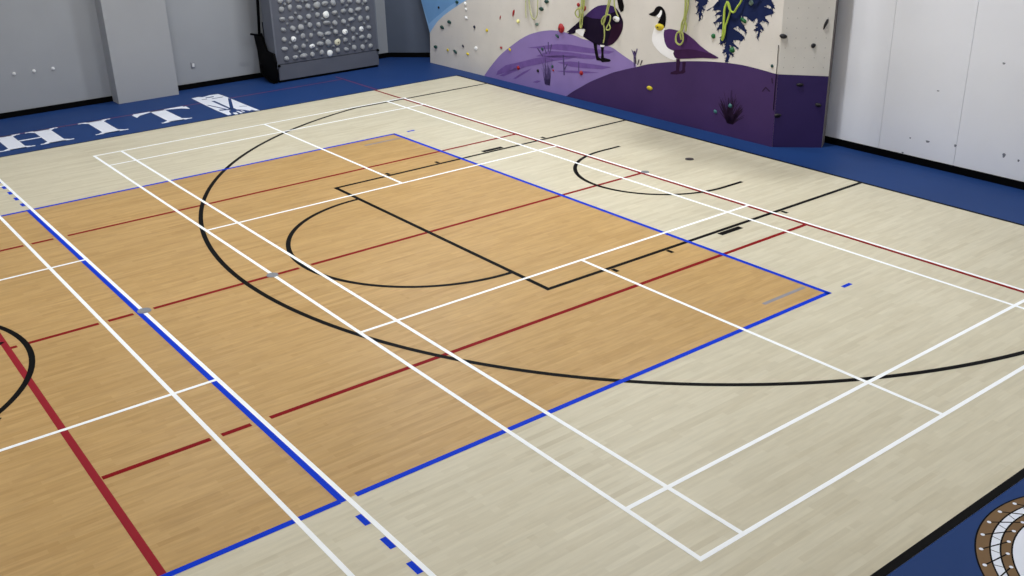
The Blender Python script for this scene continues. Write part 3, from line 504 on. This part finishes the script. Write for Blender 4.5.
paint('wing_shade', [D['g2_shade']], 'gwing2', 6, parent=g); paint('breast', [bez(D['g2_breast'], 2)], 'gwhite', 4, parent=g)
paint('head', [bez(D['g2_head'], 2)], 'gblack', 6, parent=g); paint('cheek', [D['g2_cheek']], 'gwhite', 7, parent=g)
for k in ('g2_leg1', 'g2_leg2'): paint('painted_leg', [D[k]], 'gleg', 5, parent=g)
# spruce boughs carried on above the frame
def top_up(ol, up):
    a, c = ol[0], ol[-1]
    return ol+[(c[0]+.12*up, c[1]+.30*up), (c[0]-.05*up, c[1]+.62*up), ((a[0]+c[0])/2, c[1]+.9*up), (a[0]-.15*up, a[1]+.55*up), (a[0]-.25*up, a[1]+.22*up)]
def needles(ol, seed):
    rnd = random.Random(seed); out = []
    for a, c in zip(ol, ol[1:]):
        d = Vector((c[0]-a[0], c[1]-a[1])); L = d.length
        if L < .03: continue
        for k in range(max(1, int(L/.05))):
            t = rnd.uniform(.2, .8); p = Vector(a)+d*t; u = d/L; n = Vector((u.y, -u.x))
            for sgn in (1, -1):
                q = p+(n*sgn*.75+Vector((0, -.5)))*rnd.uniform(.03, .06); e = u*.009
                out.append([(p.x-e.x, p.y-e.y), (p.x+e.x, p.y+e.y), (q.x, q.y)])
    return out
nd = paint('painted_spruce_bough', needles(D['spruce'], 2)+needles(D['spruce2'], 4), 'spruce', 3)
nd.name = 'painted_needles'
paint('painted_spruce_bough', [top_up(D['spruce'], 1.0), top_up(D['spruce2'], .45), D['spruce3']], 'spruce', 3)

# holds
def blob(kind, seed):
    rnd = random.Random(seed); b = bmesh.new()
    bmesh.ops.create_icosphere(b, subdivisions=3, radius=1)
    sx, sy, sz = dict(r=(1,1,.75), w=(1.25,.78,.7), t=(.95,1.3,.6), e=(.55,1.9,.6), b=(1.15,1.1,.75), R=(1.05,1,.6), B=(1.35,1.25,.6), C=(1.15,1.1,.6))[kind]
    f = [(rnd.uniform(-1,1), rnd.uniform(-1,1), rnd.uniform(-1,1), rnd.uniform(.8,2.2), rnd.uniform(0,6)) for _ in range(4)]
    for v in b.verts:
        c = v.co.copy(); k = 1+sum(.07*math.sin(q[3]*2*(c.x*q[0]+c.y*q[1]+c.z*q[2])+q[4]) for q in f)
        if kind == 't': k *= 1-.38*max(0, -c.y)*(1-abs(c.z)*.3) if True else 1; v.co.x *= 1
        taper = 1-.35*max(0,-c.y) if kind in 'te' else 1
        z = c.z
        if kind == 'w': z = c.z*(1+.35*c.y)
        v.co = Vector((c.x*sx*k*taper, c.y*sy*k, max(z, -.12)*sz*k))
    me = bpy.data.meshes.new('hold'); b.to_mesh(me); b.free()
    for p in me.polygons: p.use_smooth = True
    return me
SHAPES = {}
def hold(name, kind, m, mtx, size, parent, pinv, rot=0, seed=0, dot=False):
    key = (kind, m, seed)
    if key not in SHAPES:
        me = blob(kind, seed); me.materials.append(M[m]); SHAPES[key] = me
    o = bpy.data.objects.new(name, SHAPES[key]); COL.objects.link(o)
    o.parent = parent; o.matrix_parent_inverse = pinv
    o.matrix_world = mtx @ Matrix.Rotation(rot, 4, 'Z') @ Matrix.Diagonal((size, size, size, 1))
    if dot:
        b = bmesh.new(); cyl(b, (0,0), .17, .50, .78, 12)
        d = obj('bolt', b, M['h_black'], o)
    return o
def at(mtx, s, z, out=0):     # hold frame: local z out of the wall, local y up
    f = Matrix(((1,0,0,s),(0,0,-1,-out),(0,1,0,z),(0,0,0,1)))
    return mtx @ f
words = dict(dgreen='dark green', green='bright green', teal='teal', black='black', navy='navy', white='white', yellow='yellow', cream='pale yellow', red='red', grey='grey-green')
for lst, mtx in ((D['holds'], FM), (D['holds_f'], FF)):
    for i, (s, z, k, c, r) in enumerate(lst):
        r = max(r, .025)
        o = hold('climbing_hold', k, 'h_'+c, at(mtx, s, z, .005), r*.95, cw, FM.inverted(), rot=(-.35 if k == 'e' else random.uniform(-.3,.3)), seed=i % 4, dot=(r > .055))
        o['label'] = words[c]+dict(r=' round', w=' wide', t=' teardrop', e=' long narrow').get(k, '')+' bolt-on hold'
# anchor points for the ropes, above the picture
def W3(s, z, out=0): return FM @ Vector((s, -out, z))
ANCH = {}
for k, sl in D['ropes'].items():
    s = sum(p[0] for st in sl for p in st)/sum(len(st) for st in sl)
    if k != 'E':
        b = bmesh.new(); box(b, -.06, .06, -.03, 0, -.04, .04, bev=.006); o = obj('rope_anchor', b, M['steel']); on(o, FM @ Matrix.Translation((s, 0, 4.55)))
        ANCH[k] = s
RL = dict(A=('pale green climbing rope hanging in long loops left of the geese', 'rope2'), B=('yellow-green climbing rope hanging by the dark goose\'s tail', 'rope'),
          C=('yellow-green climbing rope hung over the dark goose\'s breast with a long tail', 'rope'), D=('knotted green rope hank in front of the white-breasted goose\'s wing', 'rope'),
          E=('bright green rope hank hanging over the dark blue spruce boughs', 'rope3'))
for k, strands in D['ropes'].items():
    bs = []
    root = None
    for i, st in enumerate(strands):
        pts = [list(p) for p in st]
        sa = ANCH.get(k, pts[0][0])
        def up(p, j): return [(sa+.02*j, 4.5), (p[0]*.5+sa*.5, 3.2), (p[0], 2.2)]
        if k == 'E':
            if i == 2: pts = pts+[[pts[-1][0]+.2, 2.3], [pts[-1][0]+.5, 2.9], [pts[-1][0]+.75, 3.6]]
        else:
            first_up = pts[0][1] > 1.72
            last_up = pts[-1][1] > 1.72
            if first_up: pts = up(pts[0], i)+pts
            if last_up: pts = pts+up(pts[-1], i+.5)[::-1]
        n = len(pts)
        p3 = [W3(p[0], p[1], .045+(.055 if k == 'C' else .02 if k == 'D' else 0)+.014*i+.008*math.sin(j*1.3+i)) for j, p in enumerate(pts)]
        b = bmesh.new(); tube(b, smooth_path(p3, 5), .016 if k in 'DE' else .012, 7)
        if root is None:
            root = obj('climbing_rope', b, M[RL[k][1]]); tag(root, RL[k][0], 'rope', None)
        else: obj('strand', b, M[RL[k][1]], root)
# thin black line drawn as a tube down the fold
b = bmesh.new(); tube(b, smooth_path([W3(SM-.02,1.62,.02), W3(SM-.015,1.3,.022), W3(SM-.02,.95,.02), W3(SM-.02,.60,.022)], 5), .006, 7)
tag(obj('black_fold_line', b, M['base']), 'thin black line running down the fold of the climbing wall', 'cord')

# ------------------------------------------------------------------ training board
BX = -3.0; BY0, BY1 = 4.815, 7.285
tb = tag(empty('training_board', (BX, (BY0+BY1)/2, 0)), 'dark grey training board covered with rows of pale moulded holds', 'climbing board')
TBI = Matrix.Translation((-BX, -(BY0+BY1)/2, 0))
def tbp(name, b, m, smooth=False):
    o = obj(name, b, M[m], tb, smooth); o.matrix_parent_inverse = TBI; return o
b = bmesh.new(); box(b, BX-.03, BX+.02, BY0+.03, BY1-.02, .385, 3.5, bev=.004); tbp('panel', b, 'board')
b = bmesh.new(); box(b, BX-.04, BX+.012, BY0+.03, BY1, .05, .375, bev=.004); tbp('kickboard', b, 'board')
for ya, yb in ((BY0-.01, BY0+.03), (BY1-.02, BY1+.01)):
    b = bmesh.new(); box(b, BX-.42, BX+.02, ya, yb, .30, 3.5, bev=.004); tbp('side_frame', b, 'boardside')
b = bmesh.new(); box(b, BX-.10, BX-.02, BY0+.05, BY1-.02, 0, .06); tbp('base_skid', b, 'base')
b = bmesh.new(); box(b, BX-.60, BX-.55, BY0+.05, BY1-.05, 0, 1.2); tbp('rear_panel', b, 'base')
for z0 in (.8, 2.6):
    b = bmesh.new(); box(b, BX-.50, BX-.40, BY0, BY1, z0, z0+.1); tbp('rear_rail', b, 'base')
for ya in (BY0+.3, BY1-.38):
    b = bmesh.new(); box(b, XW, BX-.4, ya, ya+.08, 2.6, 2.7); tbp('wall_bracket', b, 'base')
for y, z in D['pivots']:
    b = bmesh.new(); cyl(b, (0,0), .032, -.03, .05, 16, bev=.008)
    bmesh.ops.transform(b, matrix=Matrix.Translation((BX+.01, y, z)) @ Matrix.Rotation(PI/2, 4, 'Y'), verts=b.verts); tbp('pivot_knob', b, 'base')
b = bmesh.new(); sp = [(max(x, XW+.02), z) for x, z in D['strut']]; sp = [(x, max(z, .005)) for x, z in sp]
prism(b, [(x, 4.74, z) for x, z in sp], (0, .045, 0)); o = tbp('folding_strut', b, 'base'); o['label'] = 'black folding strut'
b = bmesh.new(); tube(b, smooth_path([(-3.45,4.515,1.01),(-3.45,4.62,.985),(-3.46,4.78,.96)], 4), .022, 8); tbp('strut_handle', b, 'base')
b = bmesh.new(); tube(b, smooth_path([(-3.62,4.72,.32),(-3.45,4.70,.12),(-3.2,4.70,.04),(-2.99,4.71,.02)], 5), .018, 8); tbp('strut_foot', b, 'base')
b = bmesh.new(); tube(b, [(-3.56,4.76,.95),(-3.44,4.76,1.7),(-3.40,4.76,2.6),(-3.42,4.80,2.65)], .03, 8); o = tbp('lifting_strap', b, 'base'); o['label'] = 'black lifting strap'
def bat(y, z): return Matrix(((0,0,1,BX+.022),(1,0,0,y),(0,1,0,z),(0,0,0,1)))
size = dict(r=.057, t=.060, b=.067, w=.065, R=.060, B=.062, C=.064)
for i, (y, z, k) in enumerate(D['board_holds']):
    mm = 'bwhite' if k in 'RB' else 'bcream' if k == 'C' else 'bhold'
    kk = k
    o = hold('board_hold', kk, mm, bat(y, z), size[k]*random.uniform(.92,1.05), tb, TBI, rot=random.uniform(-.5,.5) if k != 'w' else random.uniform(-.12,.12), seed=i % 5, dot=k in 'RC')
    if k in 'RB': o['label'] = 'white round board hold'
    if k == 'C': o['label'] = 'cream board hold'
for i, (y, z) in enumerate(D['board_feet']):
    hold('foot_chip', 'r', 'foot', bat(y, z), .033, tb, TBI, rot=i, seed=i % 3)

# ------------------------------------------------------------------ basket above the key (its shade falls by the wall)
HX, HY = 6.7, 6.80
bh = tag(empty('basketball_hoop', (HX, HY, 0)), 'white basketball backboard with orange rim hung from the ceiling above the key', 'basketball hoop')
b = bmesh.new(); box(b, -.90, .90, 0, .035, 2.90, 3.97, bev=.008); obj('backboard', b, M['plastic'], bh)
b = bmesh.new(); box(b, -.90, .90, -.02, .055, 2.84, 2.905, bev=.01); obj('edge_pad', b, M['base'], bh)
b = bmesh.new(); tube(b, [(.225*math.cos(2*PI*k/32), -.375+.225*math.sin(2*PI*k/32), 3.05) for k in range(33)], .009, 8); obj('rim', b, M['h_red'], bh)
b = bmesh.new(); box(b, -.08, .08, -.16, 0, 3.02, 3.06, bev=.004); obj('rim_bracket', b, M['h_red'], bh)
b = bmesh.new()
for k in range(12):
    for sgn in (1, -1):
        tube(b, [((.222-.09*t)*math.cos(2*PI*k/12+sgn*t*.9), -.375+(.222-.09*t)*math.sin(2*PI*k/12+sgn*t*.9), 3.05-.38*t) for t in [i/6 for i in range(7)]], .003, 4)
obj('net', b, M['plastic'], bh)
for sx in (-.55, .55):
    b = bmesh.new(); tube(b, [(sx, .07, 3.0), (sx, .07, CT+.07)], .035, 8); obj('support_pole', b, M['steel'], bh)
    b = bmesh.new(); tube(b, [(sx, .08, 4.6), (sx, 1.2, CT-.01)], .025, 8); obj('diagonal_brace', b, M['steel'], bh)
b = bmesh.new(); tube(b, [(-.55, .07, 4.3), (.55, .07, 4.3)], .03, 8); obj('cross_bar', b, M['steel'], bh)

# ------------------------------------------------------------------ wall fittings and floor covers
FL = ['small white round wall fixing, furthest left of three in a row', 'small white round wall fixing, in the middle of three', 'small white round wall fixing, nearest the column of three']
for (y, z), lab in zip(((-.118,.798),(.241,.797),(.588,.794)), FL):
    b = bmesh.new(); cyl(b, (0,0), .032, 0, .012, 20, bev=.004); cyl(b, (0,0), .016, .012, .05, 16, bev=.004)
    bmesh.ops.transform(b, matrix=Matrix.Translation((XW, y, z)) @ Matrix.Rotation(PI/2, 4, 'Y'), verts=b.verts)
    tag(obj('wall_fixing', b, M['plastic'], smooth=False), lab, 'wall fixing', 'white fixings left of the column')
r = empty('wall_outlet', (XW, 3.33, .475)); tag(r, 'small grey electrical outlet plate low on the grey wall', 'wall outlet')
b = bmesh.new(); box(b, 0, .012, -.045, .045, -.065, .065, bev=.004); obj('cover_plate', b, M['steel'], r)
b = bmesh.new(); box(b, .012, .03, -.024, .024, -.035, .035, bev=.004); obj('socket_face', b, M['plastic'], r)
for x, y, rr, m, lab in ((6.69,6.09,.062,'sock','grey round floor cover on the far white side line'), (6.685,-1.50,.075,'sock','grey round floor cover on the blue and white lines nearest the viewer'),
                       (6.665,7.075,.068,'sockdark','dark round floor cover on bare pale floor near the climbing wall'), (6.68,.02,.070,'sock','grey round floor cover on the white line by the free-throw arc')):
    r = empty('floor_cover', (x, y, 0)); tag(r, lab, 'floor cover')
    b = bmesh.new(); cyl(b, (0,0), rr, 0, .006, 28, bev=.003); obj('rim', b, M[m], r)
    b = bmesh.new(); cyl(b, (0,0), rr*.72, .006, .0085, 28, bev=.001); obj('lid', b, M['sockdark' if m == 'sockdark' else 'steel'], r)

# ------------------------------------------------------------------ lamps
def ceiling_lamp(x, y, power):
    r = empty('ceiling_light', (x, y, CT)); tag(r, 'long white LED high-bay light hanging from the gym ceiling', 'ceiling light', 'gym ceiling lights')
    b = bmesh.new(); box(b, -.16, .16, -.62, .62, -.34, -.26, bev=.01); obj('housing', b, M['plastic'], r)
    b = bmesh.new(); box(b, -.14, .14, -.60, .60, -.355, -.342); obj('diffuser', b, M['lamp'], r)
    for yy in (-.5, .5):
        b = bmesh.new(); tube(b, [(0,yy,-.27),(0,yy,0)], .006, 6); obj('hanger', b, M['steel'], r)
    l = bpy.data.lights.new('lamp', 'AREA'); l.shape = 'RECTANGLE'; l.size = .28; l.size_y = 1.2; l.energy = power; l.color = LCOL; l.spread = PI
    o = bpy.data.objects.new('lamp', l); COL.objects.link(o); o.parent = r; o.location = (0, 0, -.37)
LCOL = (.95, .985, 1.0)
for x, y, p in LAMPS: ceiling_lamp(x, y, p)

# ------------------------------------------------------------------ world, camera, view
wd = bpy.data.worlds.new('world'); SC.world = wd; wd.use_nodes = True
wd.node_tree.nodes['Background'].inputs[0].default_value = (.8,.85,.9,1); wd.node_tree.nodes['Background'].inputs[1].default_value = .0
cd = bpy.data.cameras.new('camera'); co = bpy.data.objects.new('camera', cd); COL.objects.link(co); SC.camera = co
cd.sensor_width = 36; cd.lens = 1024.32702*36/1024; cd.clip_end = 200
right = Vector((0.6125224, 0.79011684, -0.02305845)); down = Vector((0.30333105, -0.2618891, -0.91619014)); fwd = Vector((-0.72993601, 0.55419264, -0.40007991))
mw = Matrix.Identity(4); mw.col[0][:3] = right; mw.col[1][:3] = -down; mw.col[2][:3] = -fwd; mw.col[3][:3] = (17.20625672, -4.45282895, 4.5991931)
co.matrix_world = mw
v = SC.view_settings; v.view_transform = 'Standard'; v.look = 'None'; v.gamma = 1; v.exposure = EXPO; v.use_curve_mapping = False
SC.display_settings.display_device = 'sRGB'
SC.cycles.use_denoising = True
SC.cycles.max_bounces = 6; SC.cycles.diffuse_bounces = 4
